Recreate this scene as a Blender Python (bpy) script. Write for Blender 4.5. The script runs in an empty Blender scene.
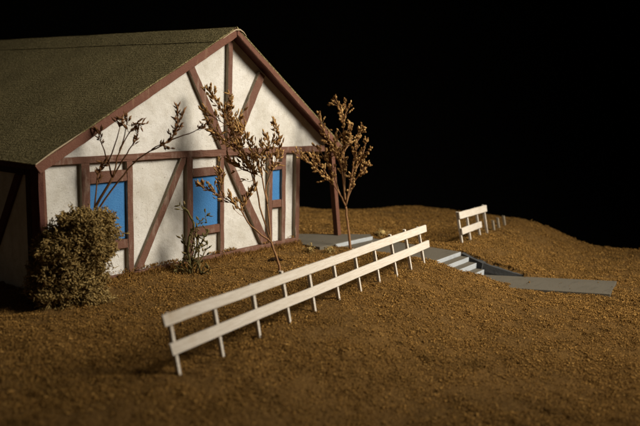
import bpy, bmesh, math, random
import numpy as np
from mathutils import Vector, Matrix
random.seed(7); RNG = np.random.default_rng(11)
S = bpy.context.scene; COL = S.collection
R = math.radians

# ------------------------------------------------------------------ object helpers
def tag(o, label=None, cat=None, group=None, kind=None):
    if label: o['label'] = label
    if cat: o['category'] = cat
    if group: o['group'] = group
    if kind: o['kind'] = kind
    return o
def empty(name, loc=(0, 0, 0)):
    o = bpy.data.objects.new(name, None); COL.objects.link(o); o.location = loc
    o.empty_display_size = .2
    return o

class MB:
    """collects polygons and links them as one mesh object"""
    def __init__(s): s.v = []; s.f = []
    def add(s, vs, fs):
        b = len(s.v); s.v += [tuple(p) for p in vs]; s.f += [tuple(i + b for i in f) for f in fs]
    def box(s, lo, hi):
        x0, y0, z0 = lo; x1, y1, z1 = hi
        s.add([(x0,y0,z0),(x1,y0,z0),(x1,y1,z0),(x0,y1,z0),(x0,y0,z1),(x1,y0,z1),(x1,y1,z1),(x0,y1,z1)],
              [(0,3,2,1),(4,5,6,7),(0,1,5,4),(1,2,6,5),(2,3,7,6),(3,0,4,7)])
    def prism(s, poly, d):
        """planar polygon (list of 3d points) extruded by vector d"""
        n = len(poly); d = Vector(d); q = [Vector(p) for p in poly]
        nrm = Vector((0,0,0))
        for i in range(n): nrm += q[i].cross(q[(i+1) % n])
        if nrm.dot(d) > 0: q.reverse()
        s.add(q + [p + d for p in q], [tuple(range(n)), tuple(reversed(range(n, 2*n)))] +
              [(i, i+n, (i+1) % n + n, (i+1) % n) for i in range(n)])
    def tube(s, pts, rad, n=6):
        pts = [Vector(p) for p in pts]; vs = []; k = len(pts)
        up = Vector((.31, .22, .93)).normalized()
        for i, p in enumerate(pts):
            t = (pts[min(i+1, k-1)] - pts[max(i-1, 0)])
            if t.length < 1e-9: t = Vector((0,0,1))
            t.normalize(); a = t.cross(up)
            if a.length < .05: a = t.cross(Vector((1,0,0)))
            a.normalize(); b = t.cross(a)
            for j in range(n):
                w = 2*math.pi*j/n; vs.append(p + (a*math.cos(w) + b*math.sin(w))*rad[i])
        fs = [tuple(range(n-1, -1, -1)), tuple((k-1)*n + j for j in range(n))]
        for i in range(k-1):
            for j in range(n):
                fs.append((i*n+j, i*n+(j+1) % n, (i+1)*n+(j+1) % n, (i+1)*n+j))
        s.add(vs, fs)
    def build(s, name, mat, parent=None, bevel=0, smooth=False, wobble=0, seg=2, cuts=0):
        me = bpy.data.meshes.new(name); me.from_pydata(s.v, [], s.f); me.materials.append(mat)
        if wobble or bevel:
            bm = bmesh.new(); bm.from_mesh(me)
            bmesh.ops.recalc_face_normals(bm, faces=bm.faces)
            if bevel:
                bmesh.ops.bevel(bm, geom=list(bm.edges), offset=bevel, segments=seg, affect='EDGES', profile=.6, clamp_overlap=True)
            if wobble:
                for _ in range(cuts):
                    es = [e for e in bm.edges if e.calc_length() > .35]
                    if not es: break
                    bmesh.ops.subdivide_edges(bm, edges=es, cuts=1, use_grid_fill=True)
                for v in bm.verts:
                    v.co += Vector((random.uniform(-1,1), random.uniform(-1,1), random.uniform(-1,1)))*wobble
            bm.to_mesh(me); bm.free()
        if smooth:
            for p in me.polygons: p.use_smooth = True
        o = bpy.data.objects.new(name, me); COL.objects.link(o)
        if parent is not None: o.parent = parent
        return o

def np_mesh(name, V, F, mat, parent=None, smooth=False):
    """V (n,3), F (m,k) arrays -> mesh object"""
    V = np.asarray(V, np.float32); F = np.asarray(F, np.int32); k = F.shape[1]
    me = bpy.data.meshes.new(name)
    me.vertices.add(len(V)); me.vertices.foreach_set('co', V.ravel())
    me.loops.add(F.size); me.loops.foreach_set('vertex_index', F.ravel())
    me.polygons.add(len(F)); me.polygons.foreach_set('loop_start', np.arange(0, F.size, k, dtype=np.int32))
    try: me.polygons.foreach_set('loop_total', np.full(len(F), k, np.int32))
    except Exception: pass
    if smooth: me.polygons.foreach_set('use_smooth', np.ones(len(F), bool))
    me.update(calc_edges=True); me.validate(); me.materials.append(mat)
    o = bpy.data.objects.new(name, me); COL.objects.link(o)
    if parent is not None: o.parent = parent
    return o

# ------------------------------------------------------------------ materials
class N:
    def __init__(s, name):
        s.m = bpy.data.materials.new(name); s.m.use_nodes = True; s.t = s.m.node_tree
        s.b = s.t.nodes['Principled BSDF']; s.out = s.t.nodes['Material Output']
        s.co = s.n('ShaderNodeTexCoord').outputs['Object']
    def n(s, t, **k):
        x = s.t.nodes.new(t)
        for a, b in k.items(): setattr(x, a, b)
        return x
    def set(s, sock, v):
        if hasattr(v, 'is_output') or isinstance(v, bpy.types.NodeSocket): s.t.links.new(v, sock)
        else: sock.default_value = v
    def noise(s, scale, detail=4, rough=.6, vec=None, dist=0):
        x = s.n('ShaderNodeTexNoise'); x.inputs['Scale'].default_value = scale
        x.inputs['Detail'].default_value = detail; x.inputs['Roughness'].default_value = rough
        x.inputs['Distortion'].default_value = dist
        s.set(x.inputs['Vector'], vec if vec is not None else s.co); return x.outputs['Fac']
    def map(s, scale=(1,1,1), rot=(0,0,0)):
        x = s.n('ShaderNodeMapping'); x.inputs['Scale'].default_value = scale; x.inputs['Rotation'].default_value = rot
        s.set(x.inputs['Vector'], s.co); return x.outputs['Vector']
    def ramp(s, f, stops):
        x = s.n('ShaderNodeValToRGB'); e = x.color_ramp.elements
        while len(e) < len(stops): e.new(.5)
        for i, (p, c) in enumerate(stops):
            e[i].position = p; e[i].color = (*c, 1) if len(c) == 3 else c
        s.set(x.inputs['Fac'], f); return x.outputs['Color']
    def mix(s, f, a, b, mode='MIX'):
        x = s.n('ShaderNodeMix', data_type='RGBA', blend_type=mode)
        s.set(x.inputs['Factor'], f)
        for sock, v in ((x.inputs['A'], a), (x.inputs['B'], b)):
            pass
        s.set(x.inputs[6], (*a, 1) if isinstance(a, tuple) and len(a) == 3 else a)
        s.set(x.inputs[7], (*b, 1) if isinstance(b, tuple) and len(b) == 3 else b)
        return x.outputs[2]
    def math(s, op, a, b=0.):
        x = s.n('ShaderNodeMath', operation=op); s.set(x.inputs[0], a); s.set(x.inputs[1], b); return x.outputs[0]
    def bump(s, h, dist=.02, strength=1., normal=None):
        x = s.n('ShaderNodeBump'); x.inputs['Distance'].default_value = dist; x.inputs['Strength'].default_value = strength
        s.set(x.inputs['Height'], h)
        if normal is not None: s.set(x.inputs['Normal'], normal)
        return x.outputs['Normal']
    def fin(s, col, rough=.9, normal=None, spec=.2):
        s.set(s.b.inputs['Base Color'], col); s.set(s.b.inputs['Roughness'], rough)
        s.b.inputs['Specular IOR Level'].default_value = spec
        if normal is not None: s.set(s.b.inputs['Normal'], normal)
        return s.m
    def island(s): return s.n('ShaderNodeNewGeometry').outputs['Random Per Island']

def mat_plaster():
    n = N('rough_plaster')
    big = n.noise(.9, 5, .62); mid = n.noise(4.5, 4, .6); sp = n.noise(42, 2, .5); sp2 = n.noise(17, 2, .5)
    c = n.mix(n.ramp(big, [(.36,(0,0,0)),(.62,(1,1,1))]), (.52,.495,.43), (.68,.66,.61))
    c = n.mix(n.ramp(mid, [(.47,(0,0,0)),(.75,(.6,.6,.6))]), c, (.44,.40,.33))
    c = n.mix(n.ramp(sp, [(.63,(0,0,0)),(.70,(.8,.8,.8))]), c, (.24,.20,.14))
    c = n.mix(n.ramp(sp2, [(.72,(0,0,0)),(.75,(.9,.9,.9))]), c, (.15,.11,.07))
    h = n.math('ADD', n.noise(52, 4, .8), n.math('ADD', n.math('MULTIPLY', mid, 1.2), n.math('MULTIPLY', sp2, .8)))
    return n.fin(c, .92, n.bump(h, .02, .6), .15)
def mat_paint(name, c0, c1, edge=(.33,.25,.19), wear=.7, rough=.75):
    n = N(name)
    a = n.noise(3.5, 5, .65); st = n.noise(9, 4, .6, n.map((1,1,.25))); fine = n.noise(48, 2, .6)
    c = n.mix(a, c0, c1)
    c = n.mix(n.ramp(st, [(.54,(0,0,0)),(.78,(wear,)*3)]), c, edge)
    c = n.mix(n.ramp(fine, [(.62,(0,0,0)),(.74,(.5,.5,.5))]), c, tuple(x*.45 for x in c0))
    return n.fin(c, rough, n.bump(n.math('ADD', fine, n.noise(13, 3, .6)), .014, .7), .25)
def mat_blue():
    n = N('blue_card')
    w = n.n('ShaderNodeTexWave', wave_type='BANDS', bands_direction='Z'); w.inputs['Scale'].default_value = 9; w.inputs['Distortion'].default_value = 4
    w.inputs['Detail'].default_value = 3; n.set(w.inputs['Vector'], n.co)
    g = n.noise(30, 3, .7); a = n.noise(2.2, 3, .6)
    c = n.mix(a, (.030,.135,.335), (.062,.215,.45))
    c = n.mix(n.ramp(g, [(.5,(0,0,0)),(.75,(.6,.6,.6))]), c, (.018,.085,.25))
    return n.fin(c, .7, n.bump(n.math('ADD', g, n.math('MULTIPLY', w.outputs['Fac'], .04)), .012, .8), .2)
def mat_roof():
    n = N('sandpaper_roof')
    g = n.noise(19, 3, .75); g2 = n.noise(34, 2, .8); big = n.noise(.8, 5, .6)
    c = n.mix(n.ramp(g, [(.38,(0,0,0)),(.62,(1,1,1))]), (.098,.080,.033), (.32,.262,.122))
    c = n.mix(n.ramp(g2, [(.57,(0,0,0)),(.66,(.9,.9,.9))]), c, (.54,.46,.24))
    c = n.mix(n.ramp(big, [(.4,(0,0,0)),(.75,(.45,.45,.45))]), c, (.09,.073,.034))
    w = n.n('ShaderNodeTexWave', wave_type='BANDS', bands_direction='Z'); w.inputs['Scale'].default_value = 7; w.inputs['Distortion'].default_value = 5.
    w.inputs['Detail'].default_value = 2; w.inputs['Detail Scale'].default_value = 6; n.set(w.inputs['Vector'], n.co)
    c = n.mix(n.math('MULTIPLY', w.outputs['Fac'], .16), c, (.085,.070,.030))
    return n.fin(c, .95, n.bump(n.math('SUBTRACT', n.math('ADD', g, n.math('MULTIPLY', g2, .8)), n.math('MULTIPLY', w.outputs['Fac'], .10)), .045, 1.), .1)
def mat_ground():
    n = N('flocked_earth')
    a = n.noise(.5, 5, .6); b = n.noise(20, 4, .7); c2 = n.noise(3.2, 5, .65)
    c = n.mix(n.ramp(b, [(.3,(0,0,0)),(.7,(1,1,1))]), (.10,.052,.015), (.25,.138,.042))
    c = n.mix(n.ramp(a, [(.4,(0,0,0)),(.7,(.4,.4,.4))]), c, (.10,.062,.024))
    c = n.mix(n.ramp(c2, [(.56,(0,0,0)),(.74,(.6,.6,.6))]), c, (.05,.028,.010))
    return n.fin(c, 1., n.bump(n.math('ADD', b, c2), .06, 1.), .05)
def mat_islands(name, stops, rough=.95, fine=40, patch=None):
    n = N(name)
    c = n.ramp(n.island(), stops)
    f = n.noise(fine, 2, .6)
    c = n.mix(n.ramp(f, [(.4,(0,0,0)),(.75,(.5,.5,.5))]), c, tuple(x*.4 for x in stops[0][1]))
    if patch:
        p = n.noise(patch[0], 5, .62)
        c = n.mix(n.ramp(p, [(patch[1],(0,0,0)),(patch[2],(patch[3],)*3)]), c, patch[4])
    return n.fin(c, rough, None, .12)
def mat_concrete(name, c0, c1):
    n = N(name)
    a = n.noise(1.6, 6, .65); b = n.noise(26, 3, .7); st = n.noise(3, 4, .6, n.map((.6,3,1)))
    c = n.mix(a, c0, c1)
    c = n.mix(n.ramp(st, [(.55,(0,0,0)),(.75,(.5,.5,.5))]), c, tuple(x*.55 for x in c0))
    c = n.mix(n.ramp(b, [(.62,(0,0,0)),(.75,(.5,.5,.5))]), c, (.12,.08,.04))
    return n.fin(c, .85, n.bump(b, .012, .7), .25)
def mat_wood_white():
    n = N('white_balsa')
    g = n.noise(5, 5, .65, n.map((.6,.6,9))); f = n.noise(34, 2, .6); a = n.noise(1.7, 4, .6)
    c = n.mix(n.ramp(g, [(.35,(0,0,0)),(.7,(1,1,1))]), (.53,.47,.385), (.66,.61,.53))
    c = n.mix(n.ramp(a, [(.58,(0,0,0)),(.8,(.6,.6,.6))]), c, (.42,.32,.21))
    c = n.mix(n.ramp(f, [(.69,(0,0,0)),(.76,(.7,.7,.7))]), c, (.22,.15,.09))
    return n.fin(c, .8, n.bump(n.math('ADD', g, f), .01, .6), .2)
def mat_flat(name, c, rough=1.):
    n = N(name); return n.fin(n.mix(n.noise(6, 3), c, tuple(x*.7 for x in c)), rough, None, 0)

M_PLASTER = mat_plaster()
M_TIMBER = mat_paint('red_brown_timber', (.118,.053,.033), (.158,.076,.049))
M_TRIM = mat_paint('fascia_brown', (.115,.046,.028), (.16,.068,.042), (.30,.19,.11), .5)
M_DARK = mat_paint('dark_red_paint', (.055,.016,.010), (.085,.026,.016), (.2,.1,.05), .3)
M_RAW = mat_paint('raw_wood_edge', (.27,.225,.155), (.34,.29,.21), (.06,.04,.025), .8)
M_BLUE = mat_blue(); M_ROOF = mat_roof(); M_GROUND = mat_ground()
M_CHIPS = mat_islands('sawdust_chips', [(0,(.14,.070,.016)),(.35,(.26,.136,.034)),(.75,(.345,.188,.050)),(1,(.46,.27,.080))], 1., 40,
                      (1.3, .50, .70, .62, (.095,.052,.013)))
M_LICHEN = mat_islands('dry_lichen', [(0,(.18,.112,.033)),(.5,(.335,.222,.075)),(1,(.50,.365,.148))])
M_BUD = mat_islands('dry_buds', [(0,(.16,.080,.026)),(.5,(.34,.185,.063)),(1,(.56,.35,.14))])
M_BUD2 = mat_islands('dry_seed_heads', [(0,(.14,.070,.023)),(.5,(.31,.165,.055)),(1,(.62,.40,.16))])
M_STEM = mat_islands('dry_stem', [(0,(.24,.125,.058)),(1,(.36,.20,.095))])
M_STEMD = mat_islands('dark_stem', [(0,(.15,.070,.030)),(1,(.28,.145,.062))])
M_VINE = mat_islands('mossy_twig', [(0,(.075,.062,.022)),(.6,(.14,.115,.042)),(1,(.24,.17,.075))])
M_YELLOW = mat_islands('pale_lichen', [(0,(.30,.20,.065)),(1,(.50,.37,.15))])
M_CONC = mat_concrete('grey_card', (.094,.082,.060), (.134,.117,.088))
M_CONCE = mat_concrete('pale_blue_grey_edge', (.32,.345,.36), (.43,.455,.47))
M_WHITE = mat_wood_white()
M_CLOTH = mat_flat('black_cloth', (.0022,.0021,.002))

# ------------------------------------------------------------------ terrain
def vnoise(x, y, seed):
    r = np.random.default_rng(seed).random((256, 256)); xi = np.floor(x).astype(int); yi = np.floor(y).astype(int)
    fx = x - xi; fy = y - yi; fx = fx*fx*(3-2*fx); fy = fy*fy*(3-2*fy)
    g = lambda a, b: r[a & 255, b & 255]
    return (g(xi,yi)*(1-fx)+g(xi+1,yi)*fx)*(1-fy) + (g(xi,yi+1)*(1-fx)+g(xi+1,yi+1)*fx)*fy - .5
def sst(t): t = np.clip(t, 0, 1); return t*t*(3-2*t)
FA = np.array([-1., -5.14]); FT = np.array([.98191, .18934]); FN = np.array([-.18934, .98191])
X0, X1, Y0, Y1 = -9., 16., -16., 14.
def height(x, y, rough=True):
    x = np.asarray(x, float); y = np.asarray(y, float)
    s = (x-FA[0])*FN[0] + (y-FA[1])*FN[1]                      # distance uphill of the fence line
    h = -.10 + .09*sst((s-2.0)/2.2)
    drop = .56*sst((-s-.05)/2.75)
    h = h - drop
    h = h - .18*sst((-x+.4)/2.0)*sst((y+2.2)/2.)               # falls away left of the house
    h = h - .13*sst((y+6.5)/-3.)*0
    far = sst((x-11.5)/4.5)                                    # hilly far edge
    h = h - far*.62*sst((y-.6)/6.2) - sst((x-8.5)/6.)*.10*sst((y-1.5)/4)
    h = h + far*.13*sst((-s-2.6)/2.6)
    h = h + .05*vnoise(x*.55+9, y*.55, 3)*sst((-y)/2.) + .035*vnoise(x*1.3, y*1.3+4, 4)
    if rough:
        h = h + .024*vnoise(x*3.7, y*3.7, 5) + .044*vnoise(x*7.7, y*7.7, 6)
    return h
# path, steps and porch footprints
ST_X0, ST_X1 = 8.27, 9.62
STY = [-3.40, -3.63, -3.85, -4.06]; STZ = [-.10, -.20, -.315, -.455, -.60]
def fy(x, y): return y + (x-9.6)*.11                            # step edges run a little askew
LP = [(8.30,-4.06), (9.66,-3.98), (11.38,-6.76), (9.95,-7.13)]  # lower path outline
def inpoly(x, y, P, grow=0.):
    r = np.ones(np.shape(x), bool)
    n = len(P); ar = sum(P[i][0]*P[(i+1)%n][1]-P[(i+1)%n][0]*P[i][1] for i in range(n))
    sg = 1 if ar > 0 else -1
    for i in range(n):
        (ax, ay), (bx, by) = P[i], P[(i+1) % n]; L = math.hypot(bx-ax, by-ay)
        r &= sg*((bx-ax)*(y-ay)-(by-ay)*(x-ax))/L > -grow
    return r
PORCH = [(7.2,-.80), (9.40,-.77), (9.62,-.58), (8.25,.85), (7.2,1.6)]
UP = [(8.05,-.70), (9.62,-.70), (9.66,-3.40), (8.27,-3.54)]
def carve(x, y, h):
    m = inpoly(x, y, PORCH, -.05) ; h = np.where(m, np.minimum(h, -.12), h)
    m = inpoly(x, y, UP, -.05); h = np.where(m, np.minimum(h, -.19), h)
    m = inpoly(x, y, UP, .25) & ~inpoly(x, y, UP, -.05); h = np.where(m, np.minimum(h, -.105), h)
    m = (x > ST_X0-.05) & (x < ST_X1+.13) & (y < -3.3) & (y > -4.3); h = np.where(m, -.75, h)
    m = inpoly(x, y, LP, -.02) | (inpoly(x, y, LP, .13) & (y > -4.86) & (x > 9.3)); h = np.where(m, np.minimum(h, -.70), h)
    m = inpoly(x, y, LP, .22) & ~inpoly(x, y, LP, -.02) & (y < -5.2); h = np.where(m, np.minimum(h, -.625), h)
    return h
def ground_z(x, y): return float(carve(np.array([x]), np.array([y]), height(np.array([x]), np.array([y])))[0])

def build_ground():
    st = .075; nx = int((X1-X0)/st)+1; ny = int((Y1-Y0)/st)+1
    xs = np.linspace(X0, X1, nx); ys = np.linspace(Y0, Y1, ny)
    gx, gy = np.meshgrid(xs, ys, indexing='ij'); gz = carve(gx, gy, height(gx, gy))
    gz += .012*(RNG.random(gz.shape)-.5)
    V = np.stack([gx, gy, gz], -1).reshape(-1, 3)
    i, j = np.meshgrid(np.arange(nx-1), np.arange(ny-1), indexing='ij'); a = (i*ny+j).ravel()
    F = np.stack([a, a+ny, a+ny+1, a+1], 1)
    # skirt down to the table top so that the board has thickness
    ring = np.concatenate([np.arange(nx)*ny, (nx-1)*ny+np.arange(1, ny), np.arange(nx-2, -1, -1)*ny+ny-1, np.arange(ny-2, 0, -1)])
    low = V[ring].copy(); low[:, 2] = -1.6; b = len(V); m = len(ring)
    V = np.concatenate([V, low]); k = np.arange(m); k2 = (k+1) % m
    F = np.concatenate([F, np.stack([ring[k], b+k, b+k2, ring[k2]], 1)])
    o = np_mesh('ground', V, F, M_GROUND, smooth=True); tag(o, kind='structure')
    return o
build_ground()

def build_chips():
    """loose sawdust and flock lying over the whole board: nobody could count it"""
    def batch(n, xr, yr, size):
        x = RNG.uniform(*xr, n); y = RNG.uniform(*yr, n)
        cl = vnoise(x*2.1, y*2.1, 21)+.6*vnoise(x*6, y*6, 22)
        keep = RNG.random(n) < np.clip(.66+cl*1.4, .10, 1)
        onpath = inpoly(x, y, PORCH, .0) | inpoly(x, y, UP, .0) | ((x > ST_X0) & (x < ST_X1+.03) & (y < -3.4) & (y > -4.1)) | inpoly(x, y, LP, .0)
        keep &= ~(onpath & (RNG.random(n) > .004))
        keep &= ~((x > -.05) & (x < 7.2) & (y > -.07))
        x = x[keep]; y = y[keep]; n = len(x); z = carve(x, y, height(x, y))
        onpath = onpath[keep]
        top = np.where(inpoly(x, y, PORCH), .0, np.where(inpoly(x, y, UP), -.1, np.where(inpoly(x, y, LP), -.595, -9)))
        z = np.where(onpath, np.maximum(z, top), z)
        z = z + RNG.uniform(-.008, .022, n)*(1+1.8*np.clip(cl[keep], 0, 1))
        sz = size*RNG.lognormal(0, .42, n)*np.where(onpath, .6, 1.); sz = np.minimum(sz, .034)
        T = np.array([[1,0,-.35],[-.55,.8,-.3],[-.5,-.85,-.25],[0.05,0,.75]])
        T = T[None]*np.stack([sz*RNG.uniform(.7,2.2,n), sz*RNG.uniform(.35,.7,n), sz*RNG.uniform(.3,.7,n)], 1)[:, None, :]
        T = T + RNG.normal(0, 1, T.shape)*sz[:, None, None]*.18
        a = RNG.uniform(0, 6.283, n); c, s = np.cos(a)[:, None], np.sin(a)[:, None]
        b = RNG.normal(0, .6, n); cb, sb = np.cos(b)[:, None], np.sin(b)[:, None]
        X, Y, Z = T[..., 0], T[..., 1], T[..., 2]
        X, Z = X*cb-Z*sb, X*sb+Z*cb
        X, Y = X*c-Y*s, X*s+Y*c
        V = np.stack([X+x[:, None], Y+y[:, None], Z+z[:, None]], -1).reshape(-1, 3)
        F = np.array([[0,1,3],[1,2,3],[2,0,3],[0,2,1]])[None]+4*np.arange(n)[:, None, None]
        return V, F.reshape(-1, 3)
    parts = [batch(980000, (-5.5, 12.5), (-12, 2.2), .0122), batch(170000, (8, 15.95), (-9, 10), .020),
             batch(3000, (-1.5, 12), (-9, 1), .024), batch(30000, (-8.8, 15.9), (-15.5, 13), .022)]
    Vs, Fs, b = [], [], 0
    for V, F in parts: Vs.append(V); Fs.append(F+b); b += len(V)
    o = np_mesh('sawdust', np.concatenate(Vs), np.concatenate(Fs), M_CHIPS)
    tag(o, 'loose brown sawdust and flock covering the model ground', 'sawdust', kind='stuff')
build_chips()

# grassy fringe creeping onto the base timber
# ------------------------------------------------------------------ house
HL = 12.2                                   # house length away from the gable
RX, RZ, EX0, EX1, EZ = 4.79, 5.17, -.20, 8.62, 2.42
SL = (RZ-EZ)/(RX-EX0); SR = (RZ-EZ)/(EX1-RX)
house = empty('model_house', (0, 0, 0))
tag(house, 'half-timbered white model house with olive roof and blue windows', 'model house')

def timber(name, poly, mat=M_TIMBER, th=.10, y=0., **k):
    """flat stick glued on the gable wall; poly in (x, z)"""
    m = MB(); m.prism([(x, y-th, z) for x, z in poly], (0, th+.0, 0)); o = m.build(name, mat, house, bevel=.012, wobble=.0065, cuts=4)
    o.data.materials.append(M_RAW)
    for f in o.data.polygons:
        if f.normal.x < -.6: f.material_index = 1          # the cut edge of the stick was left unpainted
    return o
def rect(x0, z0, x1, z1): return [(x0,z0),(x1,z0),(x1,z1),(x0,z1)]

WINS = [(1.055, .80, 1.92, 1.985), (3.665, .80, 4.49, 1.955), (6.205, 1.185, 6.545, 1.955)]
def build_gable():
    bm = bmesh.new(); es = []
    def loop(P):
        vs = [bm.verts.new((x, 0, z)) for x, z in P]
        for i in range(len(vs)): es.append(bm.edges.new((vs[i], vs[(i+1) % len(vs)])))
    loop([(.02,-.25),(7.2,-.25),(7.2,2.45),(8.3,2.45),(8.3,EZ+(EX1-8.3)*SR-.05),(RX,RZ-.06),(.02,EZ+(.02-EX0)*SL-.06)])
    for x0, z0, x1, z1 in WINS: loop(rect(x0, z0, x1, z1))
    bmesh.ops.triangle_fill(bm, use_beauty=True, use_dissolve=False, edges=es)
    fs = list(bm.faces)
    ext = bmesh.ops.extrude_face_region(bm, geom=fs)
    bmesh.ops.translate(bm, vec=(0, .16, 0), verts=[g for g in ext['geom'] if isinstance(g, bmesh.types.BMVert)])
    bmesh.ops.recalc_face_normals(bm, faces=bm.faces)
    me = bpy.data.meshes.new('gable_wall'); bm.to_mesh(me); bm.free(); me.materials.append(M_PLASTER)
    o = bpy.data.objects.new('gable_wall', me); COL.objects.link(o); o.parent = house
build_gable()
m = MB(); m.box((.0,.17,-.22), (.14,HL,2.36)); m.build('side_wall', M_PLASTER, house)
m = MB(); m.box((7.06,.17,-.22), (7.2,HL,2.6)); m.build('side_wall', M_PLASTER, house)
m = MB(); m.prism([(.15,HL-.15,-.22),(7.05,HL-.15,-.22),(7.05,HL-.15,3.3),(RX,HL-.15,RZ-.12),(.15,HL-.15,2.4)], (0,.14,0)); m.build('back_wall', M_PLASTER, house)

# windows: blue panes with head and sill sticks
W1, W2, W3 = WINS
def window(x0, z0, x1, z1, head, sill):
    m = MB(); m.box((x0+.004,-.03,z0+.004), (x1-.004,.05,z1-.004)); w = m.build('window_pane', M_BLUE, house, bevel=.004)
    timber('window_head', rect(*head)); timber('window_sill', rect(*sill))
window(*W1, (1.055,1.99,1.92,2.215), (1.055,.615,1.92,.795))
window(*W2, (3.672,1.945,4.468,2.125), (3.672,.632,4.468,.812))
window(*W3, (6.212,1.945,6.538,2.125), (6.212,1.01,6.538,1.195))
# base and tie beam, then posts butted between them
def btop(x): return .085+.011*x
timber('base_board', [(.10,-.16),(7.16,-.06),(7.16,btop(7.1)),(.10,btop(.1)-.04)], th=.112)
timber('tie_beam', [(.13,2.405),(4.0,2.375),(8.18,2.31),(8.18,2.465),(4.0,2.52),(.36,2.525)], th=.106)
def post(x0, x1, z0=None, z1=2.40, name='timber_post', mat=M_TIMBER, dx=0):
    zb = btop(x0)-.02 if z0 is None else z0
    timber(name, [(x0,zb),(x1,zb),(x1+dx,z1),(x0+dx,z1)], mat)
post(.865, 1.05); post(1.925, 2.065)
post(3.50, 3.667); post(4.474, 4.60, z1=2.37)
post(6.08, 6.207, z1=2.36); post(6.545, 6.685, z1=2.36)
post(7.055, 7.205, z1=2.34)
m = MB(); m.box((7.21,.02,.70), (7.30,.12,2.42)); m.build('batten', M_TIMBER, house, bevel=.01)
timber('brace', [(2.10,btop(2.1)),(2.285,btop(2.2)),(3.47,2.25),(3.51,2.385),(3.365,2.385)], th=.086)
timber('brace', [(4.605,2.375),(4.79,2.375),(6.06,.27),(6.06,btop(6)),(5.86,btop(5.9))], th=.086)
# gable struts
timber('king_post', [(4.70,2.51),(4.83,2.51),(4.87,4.93),(4.745,4.93)], th=.104)
timber('gable_strut', [(4.54,2.51),(4.695,2.51),(4.66,2.72),(3.71,4.42),(3.545,4.36)], th=.086)
timber('gable_strut', [(4.835,2.51),(5.02,2.51),(5.94,4.19),(5.76,4.29),(4.86,2.74)], th=.086)
# corner post and shaded side timbers
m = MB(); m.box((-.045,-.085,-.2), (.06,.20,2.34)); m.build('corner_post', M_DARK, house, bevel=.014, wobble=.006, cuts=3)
m = MB(); m.prism([(.065,-.075,.15),(.10,-.075,.15),(.125,-.075,1.2),(.105,-.075,2.33),(.065,-.075,2.33)], (0,.07,0)); m.build('lit_edge', M_TRIM, house)  # brighter strip: the lit sliver of the corner post put in as colour
M_SHADE = mat_paint('shaded_timber', (.030,.014,.010), (.045,.02,.014), (.06,.03,.02), .2)  # near-black timber colour with the shade of the unlit side painted in
m = MB(); m.box((-.05,.205,-.2), (.0,.36,2.34)); m.build('timber_post', M_SHADE, house, bevel=.01)  # dark strip standing in for the unlit gap behind the corner post
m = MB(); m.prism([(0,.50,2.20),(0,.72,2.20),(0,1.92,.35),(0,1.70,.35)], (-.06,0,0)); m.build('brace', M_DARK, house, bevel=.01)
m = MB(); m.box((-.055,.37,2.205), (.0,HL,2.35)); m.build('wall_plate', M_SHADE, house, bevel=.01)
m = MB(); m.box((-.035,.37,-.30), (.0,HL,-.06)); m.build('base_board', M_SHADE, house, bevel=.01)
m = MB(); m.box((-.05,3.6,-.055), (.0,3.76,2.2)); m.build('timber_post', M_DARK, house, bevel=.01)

# roof: brown board with sandpaper on top
OV = .30
roof = MB()
nL = Vector((-SL, 0, 1)).normalized(); nR = Vector((SR, 0, 1)).normalized()
roof.prism([(EX0,-OV+.03,EZ+.03),(RX,-OV+.03,RZ+.03),(RX,-OV+.03,RZ-.07),(EX0,-OV+.03,EZ-.07)], (0,HL+.5,0))
roof.prism([(RX+.002,-OV+.03,RZ+.03),(EX1,-OV+.03,EZ+.03),(EX1,-OV+.03,EZ-.07),(RX+.002,-OV+.03,RZ-.07)], (0,HL+.5,0))
roof_o = roof.build('roof', M_DARK, house)
def sheet(t0, t1, lift, name, th=.026):
    """left roof covering between fractions t0..t1 of the slope, with a little warp"""
    ny, nt = 60, 14; V = []; F = []
    for k in range(2):
        for i in range(ny+1):
            for j in range(nt+1):
                t = t0+(t1-t0)*j/nt; y = -OV-.012+(HL+.55)*i/ny
                p = Vector((EX0-.03+(RX-EX0+.03)*t, y, EZ+.035-.03*SL+(RZ-EZ+.03*SL)*t))
                w = .004*math.sin(y*1.3+t*4)+.003*math.sin(y*3.1+7*t)+random.uniform(-.002,.002)
                if i == 0: p.y += random.uniform(-.012,.012)
                V.append(p+nL*(lift+(th if k else 0)+max(w,-.008)))
    q = (ny+1)*(nt+1)
    for i in range(ny):
        for j in range(nt):
            a = i*(nt+1)+j; F += [(a, a+1, a+nt+2, a+nt+1)]; b = a+q; F += [(b, b+nt+1, b+nt+2, b+1)]
    rim = [i*(nt+1) for i in range(ny+1)]+[ny*(nt+1)+j for j in range(1, nt+1)]+[i*(nt+1)+nt for i in range(ny-1,-1,-1)]+[j for j in range(nt-1,0,-1)]
    for i in range(len(rim)):
        a, b = rim[i], rim[(i+1) % len(rim)]; F.append((a, b, b+q, a+q))
    mm = MB(); mm.add(V, F); return mm.build(name, M_ROOF, roof_o, smooth=False)
sheet(0, .985, .0, 'roof_covering')
sheet(.872, .998, .026, 'ridge_cap', .009)
mm = MB()
mm.prism([(RX+.005,-OV-.01,RZ+.04),(EX1+.03,-OV-.01,EZ+.02),(EX1+.03,-OV-.01,EZ+.05),(RX+.005,-OV-.01,RZ+.08)], (0,HL+.5,0)); mm.build('roof_covering', M_ROOF, roof_o)
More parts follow.
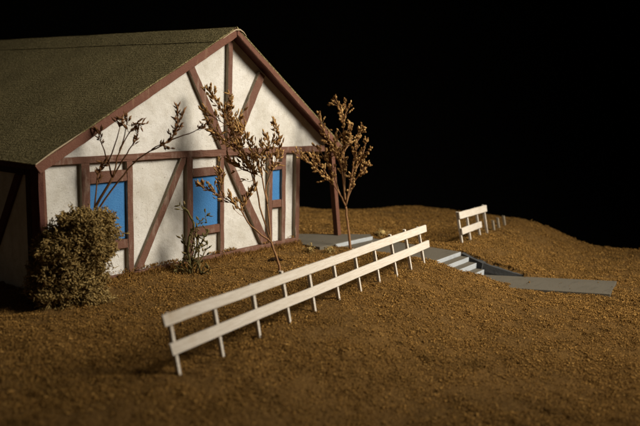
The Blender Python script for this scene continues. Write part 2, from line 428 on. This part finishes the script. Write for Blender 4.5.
# torn paper curl at the ridge end
M_PAPER = mat_paint('torn_paper', (.36,.28,.17), (.50,.40,.27), (.2,.14,.08), .5)
mm = MB(); mm.tube([(4.36,-OV-.03,4.955),(4.55,-OV-.04,5.075),(4.72,-OV-.05,5.165),(4.86,-OV-.045,5.175),(4.98,-OV-.03,5.13),(5.08,-OV-.02,5.055)], [.005,.012,.016,.018,.014,.005], 6)
mm.build('paper_curl', M_PAPER, roof_o)
mm = MB(); mm.tube([(-.23,-OV-.025,2.455),(.1,-OV-.03,2.66),(.42,-OV-.03,2.83),(.75,-OV-.025,3.01)], [.012,.014,.012,.004], 6); mm.build('paper_curl', M_PAPER, roof_o)
# fascia boards
mm = MB(); fb = .185
mm.prism([(EX0-.04,-OV-.03,EZ+.02),(RX-.01,-OV-.03,RZ+.035),(RX-.01,-OV-.03,RZ+.03-fb),(EX0+.06,-OV-.03,EZ+.01-fb+.04)], (0,.055,0)); mm.build('fascia_board', M_TRIM, house, bevel=.012, wobble=.006, cuts=5)
mm = MB()
mm.prism([(RX+.0,-OV-.034,RZ+.025),(EX1-.02,-OV-.034,EZ+.04),(EX1-.08,-OV-.034,EZ+.085-fb),(RX+.0,-OV-.034,RZ+.075-fb)], (0,.055,0)); mm.build('fascia_board', M_TRIM, house, bevel=.012, wobble=.006, cuts=5)
# porch: leaning post under the side eave
mm = MB(); mm.prism([(8.80,-.10,.0),(8.94,-.10,.0),(8.94,.05,.0),(8.80,.05,.0)], (-.40,-.02,2.40)); mm.build('porch_post', M_TRIM, house, bevel=.012)
mm = MB(); mm.box((8.34,.055,2.30), (8.5,HL,2.42)); mm.build('porch_beam', M_DARK, house)

# ------------------------------------------------------------------ paving
def slab(name, P, z0, z1, mat=M_CONC, bevel=.012):
    mm = MB(); mm.prism([(x, y, z0) for x, y in P], (0, 0, z1-z0)); return mm.build(name, mat, bevel=bevel)
ps = empty('porch_slab', (8.4, 0, 0)); tag(ps, 'grey porch slab with pale front edge beside the house', 'porch slab')
def child(o, p): o.parent = p; o.matrix_parent_inverse = Matrix.Translation(p.location).inverted(); return o
child(slab('slab_top', PORCH, -.16, .0), ps)
mm = MB(); mm.prism([(7.78,-.815,-.125),(9.41,-.785,-.125),(9.41,-.785,-.006),(7.78,-.815,-.006)], (0,-.03,0)); child(mm.build('front_edge', M_CONCE, bevel=.008, wobble=.004, cuts=3), ps)
tag(slab('path', UP, -.26, -.10), kind='structure')
tag(slab('path', LP, -.72, -.60), kind='structure')
steps = empty('steps', (8.95, -3.7, -.6)); tag(steps, 'four shallow grey steps with pale risers leading down the bank', 'steps')
for i, y in enumerate(STY):
    z1 = STZ[i]; z0 = STZ[i+1]; yb = y+.30 if i == 0 else STY[i-1]
    off = lambda x: (9.6-x)*-.105
    x0, x1 = ST_X0+.02*i, ST_X1+.01*i
    mm = MB(); zt = z1+.004 if i == 0 else z1
    mm.prism([(x0,y+off(x0),-.74),(x1,y+off(x1),-.74),(x1,yb+off(x1)-.002,-.74),(x0,yb+off(x0)-.002,-.74)], (0,0,zt+.74)); st = child(mm.build('step', M_CONC, bevel=.008), steps)
    mm = MB(); mm.prism([(x0,y+off(x0)-.003,z0+.006),(x1,y+off(x1)-.003,z0+.006),(x1,y+off(x1)-.003,zt-.004),(x0,y+off(x0)-.003,zt-.004)], (0,-.026,0))
    rr = mm.build('riser', M_CONCE, bevel=.006, wobble=.003, cuts=2); rr.parent = st; rr.matrix_parent_inverse = st.matrix_parent_inverse @ Matrix.Identity(4)
    rr.matrix_parent_inverse = Matrix.Translation(steps.location).inverted() @ Matrix.Translation((0,0,0)); rr.matrix_parent_inverse = Matrix.Identity(4)

mm = MB(); mm.prism([(9.635,-3.42,-.72),(9.635,-4.02,-.72),(9.635,-4.02,-.30),(9.635,-3.42,-.13)], (.22,.0,0))
mm.prism([(9.70,-4.02,-.72),(10.25,-4.90,-.72),(10.25,-4.90,-.585),(9.98,-4.46,-.46),(9.70,-4.02,-.31)], (.20,.12,0))
child(mm.build('bank_wall', mat_concrete('dark_grey_bank', (.035,.036,.037), (.06,.061,.06)), wobble=.012, cuts=3), steps)  # dark grey face closing the cut bank beside the steps

# ------------------------------------------------------------------ fences
LEAN = .20
def fp(a, n, z, z0=-.10):
    """point on the fence: a along it, n towards the house, leaning back with height"""
    n = n+LEAN*(z-z0); p = FA+FT*a+FN*n; return (p[0], p[1], z)
def fence_bar(name, a0, a1, zc0, zc1, hgt, parent, n0=-.075, th=.042):
    mm = MB(); k = 10; V = []; F = []
    for i in range(k+1):
        t = i/k; a = a0+(a1-a0)*t; zc = zc0+(zc1-zc0)*t+random.uniform(-.004,.004)
        e = random.uniform(-.004,.004)
        sl = .012 if i == 0 else (-.01 if i == k else 0)
        V += [fp(a+sl, n0+e, zc-hgt/2), fp(a, n0+th+e, zc-hgt/2), fp(a, n0+th+e, zc+hgt/2), fp(a-sl, n0+e, zc+hgt/2)]
    for i in range(k):
        for j in range(4): F.append((i*4+j, i*4+(j+1) % 4, i*4+4+(j+1) % 4, i*4+4+j))
    F += [(3,2,1,0), (k*4,k*4+1,k*4+2,k*4+3)]
    mm.add(V, F); o = mm.build(name, M_WHITE, parent, bevel=.008); 
    return o
def fence_post(a, top, parent, w=.060, name='post', z_add=0.):
    p = FA+FT*a; zg = ground_z(p[0], p[1]); mm = MB(); da = random.uniform(-.03,.03); b = zg-.12
    vs = []
    for z in (b, zg+.3, top):
        c = a+da*(z-zg)
        for da_, dn in ((-w/2,-.028),(w/2,-.028),(w/2,.034),(-w/2,.034)): vs.append(fp(c+da_, dn, z))
    F = [(3,2,1,0),(8,9,10,11)]
    for i in range(2):
        for j in range(4): F.append((i*4+j, i*4+(j+1) % 4, i*4+4+(j+1) % 4, i*4+4+j))
    mm.add(vs, F); return mm.build(name, M_WHITE, parent, bevel=.007, wobble=.002)
f1 = empty('rail_fence', (0,0,0)); tag(f1, 'long leaning white two-rail fence running across the front of the house', 'fence')
for i, a in enumerate([.0, 1.02, 2.03, 2.97, 3.84, 4.77, 5.69, 6.58, 7.47, 8.27, 9.06]):
    fence_post(a, .77+(.045 if i in (3,8,9) else 0)-.004*a, f1)
fence_bar('rail', -.20, 9.36, .705, .665, .158, f1)
fence_bar('rail', -.14, 9.40, .295, .285, .163, f1)
f2 = empty('rail_fence', (0,0,0)); tag(f2, 'short white fence beyond the steps with a broken lower rail', 'fence')
for a, tp in ((11.78,.76), (12.44,.70), (13.27,.70), (13.93,.70)): fence_post(a, tp, f2)
fence_bar('rail', 11.72, 14.02, .67, .60, .18, f2)
fence_bar('rail', 11.74, 13.36, .25, .225, .165, f2)
for a, hgt, lab in ((14.58,.11,'pale broken post stub nearest the short fence'), (15.07,.11,'middle one of the three pale broken post stubs'), (15.68,.13,'farthest broken post stub, at the top edge of the hill')):
    o = fence_post(a, ground_z(*(FA+FT*a))+hgt, None, .085, 'post_stub'); o.data.materials[0] = M_RAW; tag(o, lab, 'post stub', 'broken post stubs beyond the short fence')

# ------------------------------------------------------------------ dry plants
RH = Vector((.644,-.765,0)); FH = Vector((.765,.644,0))
def spindle(mb, p, d, L, w, n=5):
    d = d.normalized(); s = d.cross(Vector((random.random()-.5, random.random()-.5, random.random()-.5)))
    if s.length < 1e-4: s = d.orthogonal()
    s.normalize(); k = s*(L*random.uniform(-.12,.12))
    mb.tube([p, p+d*L*.3+k*.6, p+d*L*.65+k, p+d*L], [w*.4, w, w*.85, w*.08], n)
def smooth_path(P, k=3):
    out = []
    for i in range(len(P)-1):
        p0, p1, p2, p3 = P[max(i-1,0)], P[i], P[i+1], P[min(i+2,len(P)-1)]
        for q in range(k):
            t = q/k; out.append(.5*((2*p1)+(p2-p0)*t+(2*p0-5*p1+4*p2-p3)*t*t+(3*p1-p0-3*p2+p3)*t**3))
    out.append(P[-1]); return out
def rv(s=1.): return Vector((random.gauss(0,s), random.gauss(0,s), random.gauss(0,s)))
def plant(root, stems, r0, mat_stem, bud, mat_bud, depth, start, twig, seed, jit=.006):
    """stems: polylines (a, z) in the root's own vertical plane; b wanders in depth so that the plant is round"""
    random.seed(seed); st = MB(); cr = MB(); memo = {}
    for si, P in enumerate(stems):
        base = memo.get(P[0], 0.); b = base; bt = random.uniform(*depth) if si else 0.
        pts = []
        for i, (a, z) in enumerate(P):
            bb = base+(bt-base)*(i/(len(P)-1))**.8; memo.setdefault((a, z), bb)
            pts.append(RH*a+FH*bb+Vector((0,0,z)))
        q = smooth_path(pts, 4); L = sum((q[i+1]-q[i]).length for i in range(len(q)-1))
        zt = q[0].z; ra = r0*(1. if si == 0 else max(.35, .72-.10*q[0].z))
        rb = ra*(.72 if si == 0 else .30); q = [p+rv(jit if i else 0) for i, p in enumerate(q)]
        st.tube(q, [ra+(rb-ra)*i/(len(q)-1) for i in range(len(q))], 7)
        if si == 0: continue
        acc = 0.
        for i in range(1, len(q)):
            seg = q[i]-q[i-1]; acc += seg.length; f = acc/L
            if f < start.get(si, start['d']): continue
            cnt = twig['n']*seg.length
            for _ in range(int(cnt)+(random.random() < cnt-int(cnt))):
                p = q[i-1]+seg*random.random(); d = seg.normalized()+rv(.55); d.z += .25; d.normalize()
                l = random.uniform(*twig['l'])*(1.1-.35*f); e = p+d*l; mid = p+d*l*.5+rv(.015); mid.z -= .01
                st.tube([p, mid, e], [rb*.62+.003, rb*.5+.002, rb*.4+.002], 5)
                for k in range(random.randint(*twig['b'])):
                    t = random.uniform(.35, 1.) if k else 1.
                    spindle(cr, p+(e-p)*t+rv(.004), d+rv(.42)+Vector((0,0,.25)), random.uniform(*bud[0]), random.uniform(*bud[1]))
        for k in range(3): spindle(cr, q[-1], (q[-1]-q[-2]).normalized()+rv(.28*k), random.uniform(*bud[0]), random.uniform(*bud[1]))
    t = st.build('trunk', mat_stem, root, smooth=True); c = cr.build('crown', mat_bud, root, smooth=True)
    return t, c

T1 = [
 [(0.0,0.0),(-0.08,0.32),(-0.21,0.67)],
 [(-0.21,0.67),(-0.65,1.03),(-0.87,1.39),(-1.21,1.66),(-1.51,1.81),(-1.71,1.94)],
 [(-0.87,1.39),(-0.74,1.59),(-0.65,1.8)],
 [(-1.21,1.66),(-1.28,1.97),(-1.32,2.22)],
 [(-0.21,0.67),(-0.46,1.44),(-0.61,2.15),(-0.86,2.66),(-1.11,3.15),(-1.32,3.54),(-1.57,3.9)],
 [(-0.55,1.85),(-0.78,2.49),(-1.15,2.83),(-1.49,3.05)],
 [(-0.86,2.66),(-0.94,2.98),(-0.91,3.34)],
 [(-1.11,3.15),(-1.34,3.27),(-1.61,3.45)],
 [(-1.0,2.91),(-1.11,3.34),(-1.08,3.65)],
 [(-0.21,0.67),(-0.3,1.51),(-0.32,1.92),(-0.1,2.52),(-0.05,2.87),(-0.13,3.16)],
 [(-0.3,1.51),(-0.46,2.26),(-0.66,2.75),(-0.81,3.13)],
 [(-0.42,2.11),(-0.42,2.45),(-0.38,2.75)],
 [(-0.1,2.52),(-0.25,2.74),(-0.3,2.9)],
 [(-0.61,2.15),(-0.89,2.27),(-1.15,2.44)]]
t1 = empty('dry_tree', (4.66,-1.82,ground_z(4.66,-1.82)-.02)); tag(t1, 'dry brown weed tree standing in front of the gable between the windows', 'model tree')
plant(t1, T1, .031, M_STEM, ((.075,.14),(.013,.023)), M_BUD, (-.45,.30), {'d':.30, 1:.42, 4:.42, 9:.62, 10:.40, 5:.25, 6:.1, 7:.1, 8:.1, 13:.2}, dict(n=31, l=(.09,.34), b=(2,4)), 5)
T2 = [
 [(0.0,0.0),(-0.07,0.61),(-0.14,1.13)],
 [(-0.14,1.13),(-0.29,1.44),(-0.55,1.78),(-0.95,2.12),(-1.36,2.46)],
 [(-0.14,1.13),(-0.28,2.13),(-0.51,2.62),(-0.77,3.11),(-0.82,3.35)],
 [(-0.14,1.13),(-0.21,2.13),(-0.22,2.82),(-0.28,3.41),(-0.49,3.8)],
 [(-0.25,3.24),(-0.19,3.49),(-0.21,3.71)],
 [(-0.14,1.13),(-0.05,1.74),(0.04,2.33),(0.08,2.73),(0.17,3.08)],
 [(-0.14,1.13),(0.03,1.69),(0.24,2.03),(0.39,2.19)],
 [(-0.05,1.74),(0.14,2.18),(0.27,2.53),(0.33,2.76)],
 [(-0.29,1.44),(-0.48,1.95),(-0.66,2.29),(-0.86,2.54)],
 [(-0.28,2.13),(-0.41,2.5),(-0.42,2.87)],
 [(-0.55,1.78),(-0.75,2.12),(-1.01,2.39)],
 [(-0.21,2.5),(-0.07,2.78),(-0.08,3.12)]]
t2 = empty('dry_tree', (7.87,-1.25,ground_z(7.87,-1.25)-.02)); tag(t2, 'bushy dry tree with fine golden seed heads against the black background', 'model tree')
plant(t2, T2, .036, M_STEM, ((.05,.09),(.016,.028)), M_BUD2, (-.5,.5), {'d':.34, 4:.05, 9:.1, 11:.1}, dict(n=27, l=(.08,.30), b=(2,5)), 8)
T3 = [
 [(-0.01,0.0),(0.0,1.19),(0.07,1.65),(0.39,2.2)],
 [(0.39,2.2),(0.28,2.61),(0.19,2.9),(0.16,3.07)],
 [(0.39,2.2),(0.56,2.71),(0.83,3.16),(1.01,3.22)],
 [(0.3,2.46),(0.51,2.96),(0.61,3.33)],
 [(0.56,2.71),(0.68,3.04),(0.74,3.36)],
 [(0.39,2.2),(0.67,2.66),(0.85,2.91),(0.91,3.1)],
 [(0.06,0.3),(0.06,1.19),(0.15,1.63),(0.62,2.27),(1.0,2.65),(1.48,2.92),(1.63,3.17),(1.67,3.51)],
 [(1.48,2.92),(1.89,3.08),(2.23,3.24)],
 [(1.34,2.84),(1.57,3.0),(1.77,3.42)],
 [(0.01,1.29),(0.11,2.21),(0.25,2.52)],
 [(1.15,2.74),(1.3,2.84),(1.49,2.83)]]
t3 = empty('bare_sapling', (.96,-.30,ground_z(.96,-.30)-.02)); tag(t3, 'thin bare twigs growing up out of the round lichen bush', 'model tree')
plant(t3, T3, .034, M_STEMD, ((.075,.15),(.012,.020)), M_STEMD, (-.22,.0), {'d':.72, 6:.80}, dict(n=26, l=(.04,.14), b=(1,3)), 3)
T4 = [
 [(0.0,0.0),(-0.06,0.48),(0.01,0.89),(0.08,1.11),(-0.12,1.42)],
 [(-0.06,1.36),(-0.15,1.40),(-0.19,1.44)],
 [(0.03,0.02),(0.12,0.66),(0.1,1.02),(0.23,1.17),(0.33,1.25)],
 [(0.22,0.0),(0.18,0.52),(0.27,0.78),(0.33,0.96)],
 [(0.09,0.0),(0.24,0.35),(0.33,0.61)],
 [(-0.08,0.0),(-0.16,0.26),(-0.12,0.56),(-0.2,0.78)],
 [(-0.01,0.0),(-0.03,0.41),(0.08,0.74),(0.06,0.95)],
 [(-0.04,0.02),(-0.2,0.09),(-0.29,0.13)],
 [(0.13,0.0),(0.3,0.05),(0.39,0.14)],
 [(0.0,0.1),(.05,.4),(.2,.62)]]
t4 = empty('vine', (3.10,-.66,ground_z(3.10,-.66)-.02)); tag(t4, 'small green-brown mossy vine climbing beside the middle window', 'vine')
plant(t4, T4, .030, M_VINE, ((.05,.13),(.013,.022)), M_VINE, (-.2,.18), {'d':.05}, dict(n=17, l=(.05,.17), b=(1,2)), 14, .016)

# ------------------------------------------------------------------ lichen bush
def lichen(name, lumps, count, size, mat, seed, core=True, rad=.0145):
    rng = np.random.default_rng(seed); Vs = []; Fs = []; nb = 0
    tri = np.array([0, 2.0944, 4.18879])
    def tubes(P, D, L, r0, steps=3, curl=.8):
        nonlocal nb
        n = len(P); rings = []; p = P.copy(); d = D/np.linalg.norm(D, axis=1, keepdims=True)
        for k in range(steps+1):
            ref = np.where(np.abs(d[:, 2:3]) < .9, np.array([[0,0,1.]]), np.array([[1.,0,0]]))
            a = np.cross(d, ref); a /= np.linalg.norm(a, axis=1, keepdims=True); b = np.cross(d, a)
            rr = (r0*(1-.55*k/steps))[:, None, None]
            rings.append(p[:, None, :]+rr*(a[:, None, :]*np.cos(tri)[None, :, None]+b[:, None, :]*np.sin(tri)[None, :, None]))
            if k < steps:
                p = p+d*(L/steps)[:, None]; d = d+rng.normal(0, curl, d.shape); d /= np.linalg.norm(d, axis=1, keepdims=True)
        V = np.stack(rings, 1).reshape(n, -1, 3); q = []
        for k in range(steps):
            for j in range(3): q.append([k*3+j, k*3+(j+1) % 3, k*3+3+(j+1) % 3, k*3+3+j])
        q = np.array(q); F = q[None]+(V.shape[1]*np.arange(n))[:, None, None]
        Vs.append(V.reshape(-1, 3)); Fs.append(F.reshape(-1, 4)+nb); nb += V.shape[0]*V.shape[1]
        return p, d
    tot = sum(l[3]*l[4]*l[5] for l in lumps)
    for cx, cy, cz, ax, ay, az in lumps:
        n = max(30, int(count*(ax*ay*az)/tot)); u = rng.normal(size=(n, 3)); u /= np.linalg.norm(u, axis=1, keepdims=True)
        bumpy = 1+.17*np.sin(u[:, 0]*7+cx*9)*np.sin(u[:, 1]*6+cy*5)+.12*np.sin(u[:, 2]*9+cz*7)+.08*np.sin(u[:, 0]*15+u[:, 2]*13)
        rad_ = (rng.uniform(.60, 1., n)*bumpy)[:, None]
        P = np.array([cx, cy, cz])+u*rad_*np.array([ax, ay, az])
        ok = P[:, 2] > -.12; P = P[ok]; u = u[ok]; n = len(P)
        L = size*rng.lognormal(0, .38, n); r = rad*rng.uniform(.7, 1.3, n)
        e, d = tubes(P, u+rng.normal(0, .7, u.shape), L, r)
        for _ in range(3):
            tubes(e, d+rng.normal(0, .85, d.shape), L*rng.uniform(.5, 1., n), r*.75, 3, .85)
        if core:
            t = np.linspace(0, math.pi, 9); f = np.linspace(0, 2*math.pi, 13)[:-1]
            vv = np.array([[cx+.62*ax*math.sin(a)*math.cos(b), cy+.62*ay*math.sin(a)*math.sin(b), cz+.62*az*math.cos(a)] for a in t for b in f])
            ff = [[i*12+j, (i+1)*12+j, (i+1)*12+(j+1) % 12, i*12+(j+1) % 12] for i in range(8) for j in range(12)]
            Vs.append(vv); Fs.append(np.array(ff)+nb); nb += len(vv)
    return np_mesh(name, np.concatenate(Vs), np.concatenate(Fs), mat)
gzb = ground_z(.2, -.8)
def bp(a, b, z): p = Vector((.22,-.74,gzb))+RH*a+FH*b; return (p.x, p.y, gzb+z)
lumps = [(*bp(-.08,0,.80), .60,.54,.60), (*bp(-.40,-.05,.38), .40,.42,.42), (*bp(.16,-.06,.42), .44,.42,.46), (*bp(-.14,-.16,.18), .60,.46,.26),
         (*bp(.37,.05,1.29), .45,.40,.43), (*bp(-.36,.02,.98), .32,.32,.30), (*bp(.04,.0,1.36), .32,.34,.33), (*bp(.42,-.06,.96), .33,.34,.34), (*bp(.44,-.22,.06), .34,.28,.15)]
b = lichen('bush', lumps, 19000, .052, M_LICHEN, 2); tag(b, 'round tan lichen bush at the near corner of the house', 'bush')
# grassy fringe and little tufts of pale lichen
def tuft(x, y, r, cnt, lab, seed):
    z = max(ground_z(x, y), -.1 if inpoly(np.array(x), np.array(y), UP) else -9)
    o = lichen('lichen_tuft', [(x, y, z+r*.55, r, r*.8, r*.8)], cnt, .07, M_YELLOW, seed, True, .012)
    tag(o, lab, 'lichen tuft', 'scraps of pale lichen')
tuft(6.75,-.85,.13,26,'yellow lichen scrap at the foot of the house corner post',5)
tuft(7.15,-1.15,.10,18,'small yellow lichen scrap on the ground before the porch slab',6)
tuft(9.95,-.75,.16,22,'taller yellow lichen scrap behind the porch slab corner',7)
tuft(10.15,-1.3,.12,16,'low yellow lichen scrap beside the upper path',9)
random.seed(21)
mm = MB(); c = Vector((5.35,-1.0,ground_z(5.35,-1.0)+.02))
mm.tube([c+Vector((-.14,.09,0)), c+Vector((-.05,.03,.02)), c+Vector((.06,-.04,.025)), c+Vector((.14,-.12,.0))], [.02,.05,.045,.012], 7)
o = mm.build('bark_scrap', mat_flat('dark_bark', (.03,.018,.010)), wobble=.008, cuts=0); tag(o, 'flat dark scrap of bark lying before the right window', 'bark scrap')
# moss fringe along the foot of the gable
def fringe():
    n = 5200; x = RNG.uniform(.1, 7.25, n); k = vnoise(x*1.7, x*0+3, 31)+vnoise(x*6, x*0, 33)*.6
    up = np.clip(.07+.13*k, 0, .2)*RNG.random(n)
    y = -.115-RNG.exponential(.05, n); z = height(x, y)+.01+up*np.exp(-(-.115-y)/.05)
    Lb = RNG.uniform(.03, .075, n); a = RNG.uniform(0, 6.283, n); w = .008
    B = np.stack([x, y, z], 1); dx = np.stack([np.cos(a)*w, np.sin(a)*w, 0*a], 1)
    tip = B+np.stack([RNG.normal(0,.025,n), RNG.normal(-.008,.02,n), Lb], 1)
    V = np.stack([B-dx, B+dx, tip], 1).reshape(-1, 3); F = np.arange(3*n).reshape(-1, 3)
    n2 = 2600; x2 = RNG.uniform(.15, 7.1, n2); k2 = vnoise(x2*2.3, x2*0+8, 35)+vnoise(x2*9, x2*0, 36)*.7
    x2 = x2[RNG.random(n2) < np.clip(.35+1.6*k2, 0, 1)]; n2 = len(x2)
    B2 = np.stack([x2, RNG.uniform(-.118, -.01, n2), .085+.011*x2+RNG.uniform(-.01, .05, n2)**1], 1); a2 = RNG.uniform(0, 6.283, n2); d2 = np.stack([np.cos(a2), np.sin(a2), 0*a2], 1)*.012
    V2 = np.stack([B2-d2, B2+d2, B2+np.stack([RNG.normal(0,.02,n2), RNG.normal(0,.015,n2), RNG.uniform(.01,.05,n2)], 1)], 1).reshape(-1, 3)
    F = np.concatenate([F, np.arange(3*n2).reshape(-1, 3)+len(V)]); V = np.concatenate([V, V2])
    o = np_mesh('moss', V, F, M_CHIPS); tag(o, 'rough brown moss fringe along the foot of the gable wall', 'moss', kind='stuff')
fringe()

# ------------------------------------------------------------------ black studio surroundings
mm = MB(); k = 12; V = []; F = []
prof = [(-14., -1.62)]+[(26+6*math.sin(t*math.pi/2/k), -1.62+6*(1-math.cos(t*math.pi/2/k))) for t in range(k+1)]+[(32., 26.)]
for d, z in prof:
    for l in (-45., 45.):
        p = Vector((-8.02,-13.53,0))+FH*d+RH*l; V.append((p.x, p.y, z))
for i in range(len(prof)-1): F.append((i*2, i*2+1, i*2+3, i*2+2))
mm.add(V, F); o = mm.build('backdrop', M_CLOTH, smooth=True); tag(o, kind='structure')

# ------------------------------------------------------------------ light
# one large soft studio lamp, high on the right and in front of the gable
Ldir = Vector((.27,-.78,.53)).normalized(); tgt = Vector((6.5,.2,1.2)); dist = 24.
sp = bpy.data.lights.new('studio_lamp', 'AREA'); so = bpy.data.objects.new('studio_lamp', sp); COL.objects.link(so)
so.location = tgt+Ldir*dist; so.rotation_euler = (-Ldir).to_track_quat('-Z', 'Y').to_euler()
sp.shape = 'DISK'; sp.size = 11.; sp.energy = 1780; sp.color = (1., .915, .79); sp.spread = R(70)
W = bpy.data.worlds.new('World'); S.world = W; W.use_nodes = True
W.node_tree.nodes['Background'].inputs['Color'].default_value = (.9,.8,.65,1); W.node_tree.nodes['Background'].inputs['Strength'].default_value = .017

# ------------------------------------------------------------------ camera
cam = bpy.data.cameras.new('camera'); co = bpy.data.objects.new('camera', cam); COL.objects.link(co)
r_ = Vector((.64372384,-.76507944,.0165247)); u_ = Vector((.10226972,.10740769,.9889411)); f_ = Vector((.75839338,.63491498,-.14738535))
mw = Matrix((( r_.x,u_.x,-f_.x,-8.02306), (r_.y,u_.y,-f_.y,-13.5323), (r_.z,u_.z,-f_.z,3.818160), (0,0,0,1)))
co.matrix_world = mw
cam.sensor_width = 36; cam.lens = 806.892/640*36; cam.clip_end = 300; cam.clip_start = .05
cam.dof.use_dof = True; cam.dof.focus_distance = 17.3; cam.dof.aperture_fstop = .37
S.camera = co
S.view_settings.view_transform = 'Standard'; S.view_settings.look = 'None'; S.view_settings.exposure = 0; S.view_settings.gamma = 1
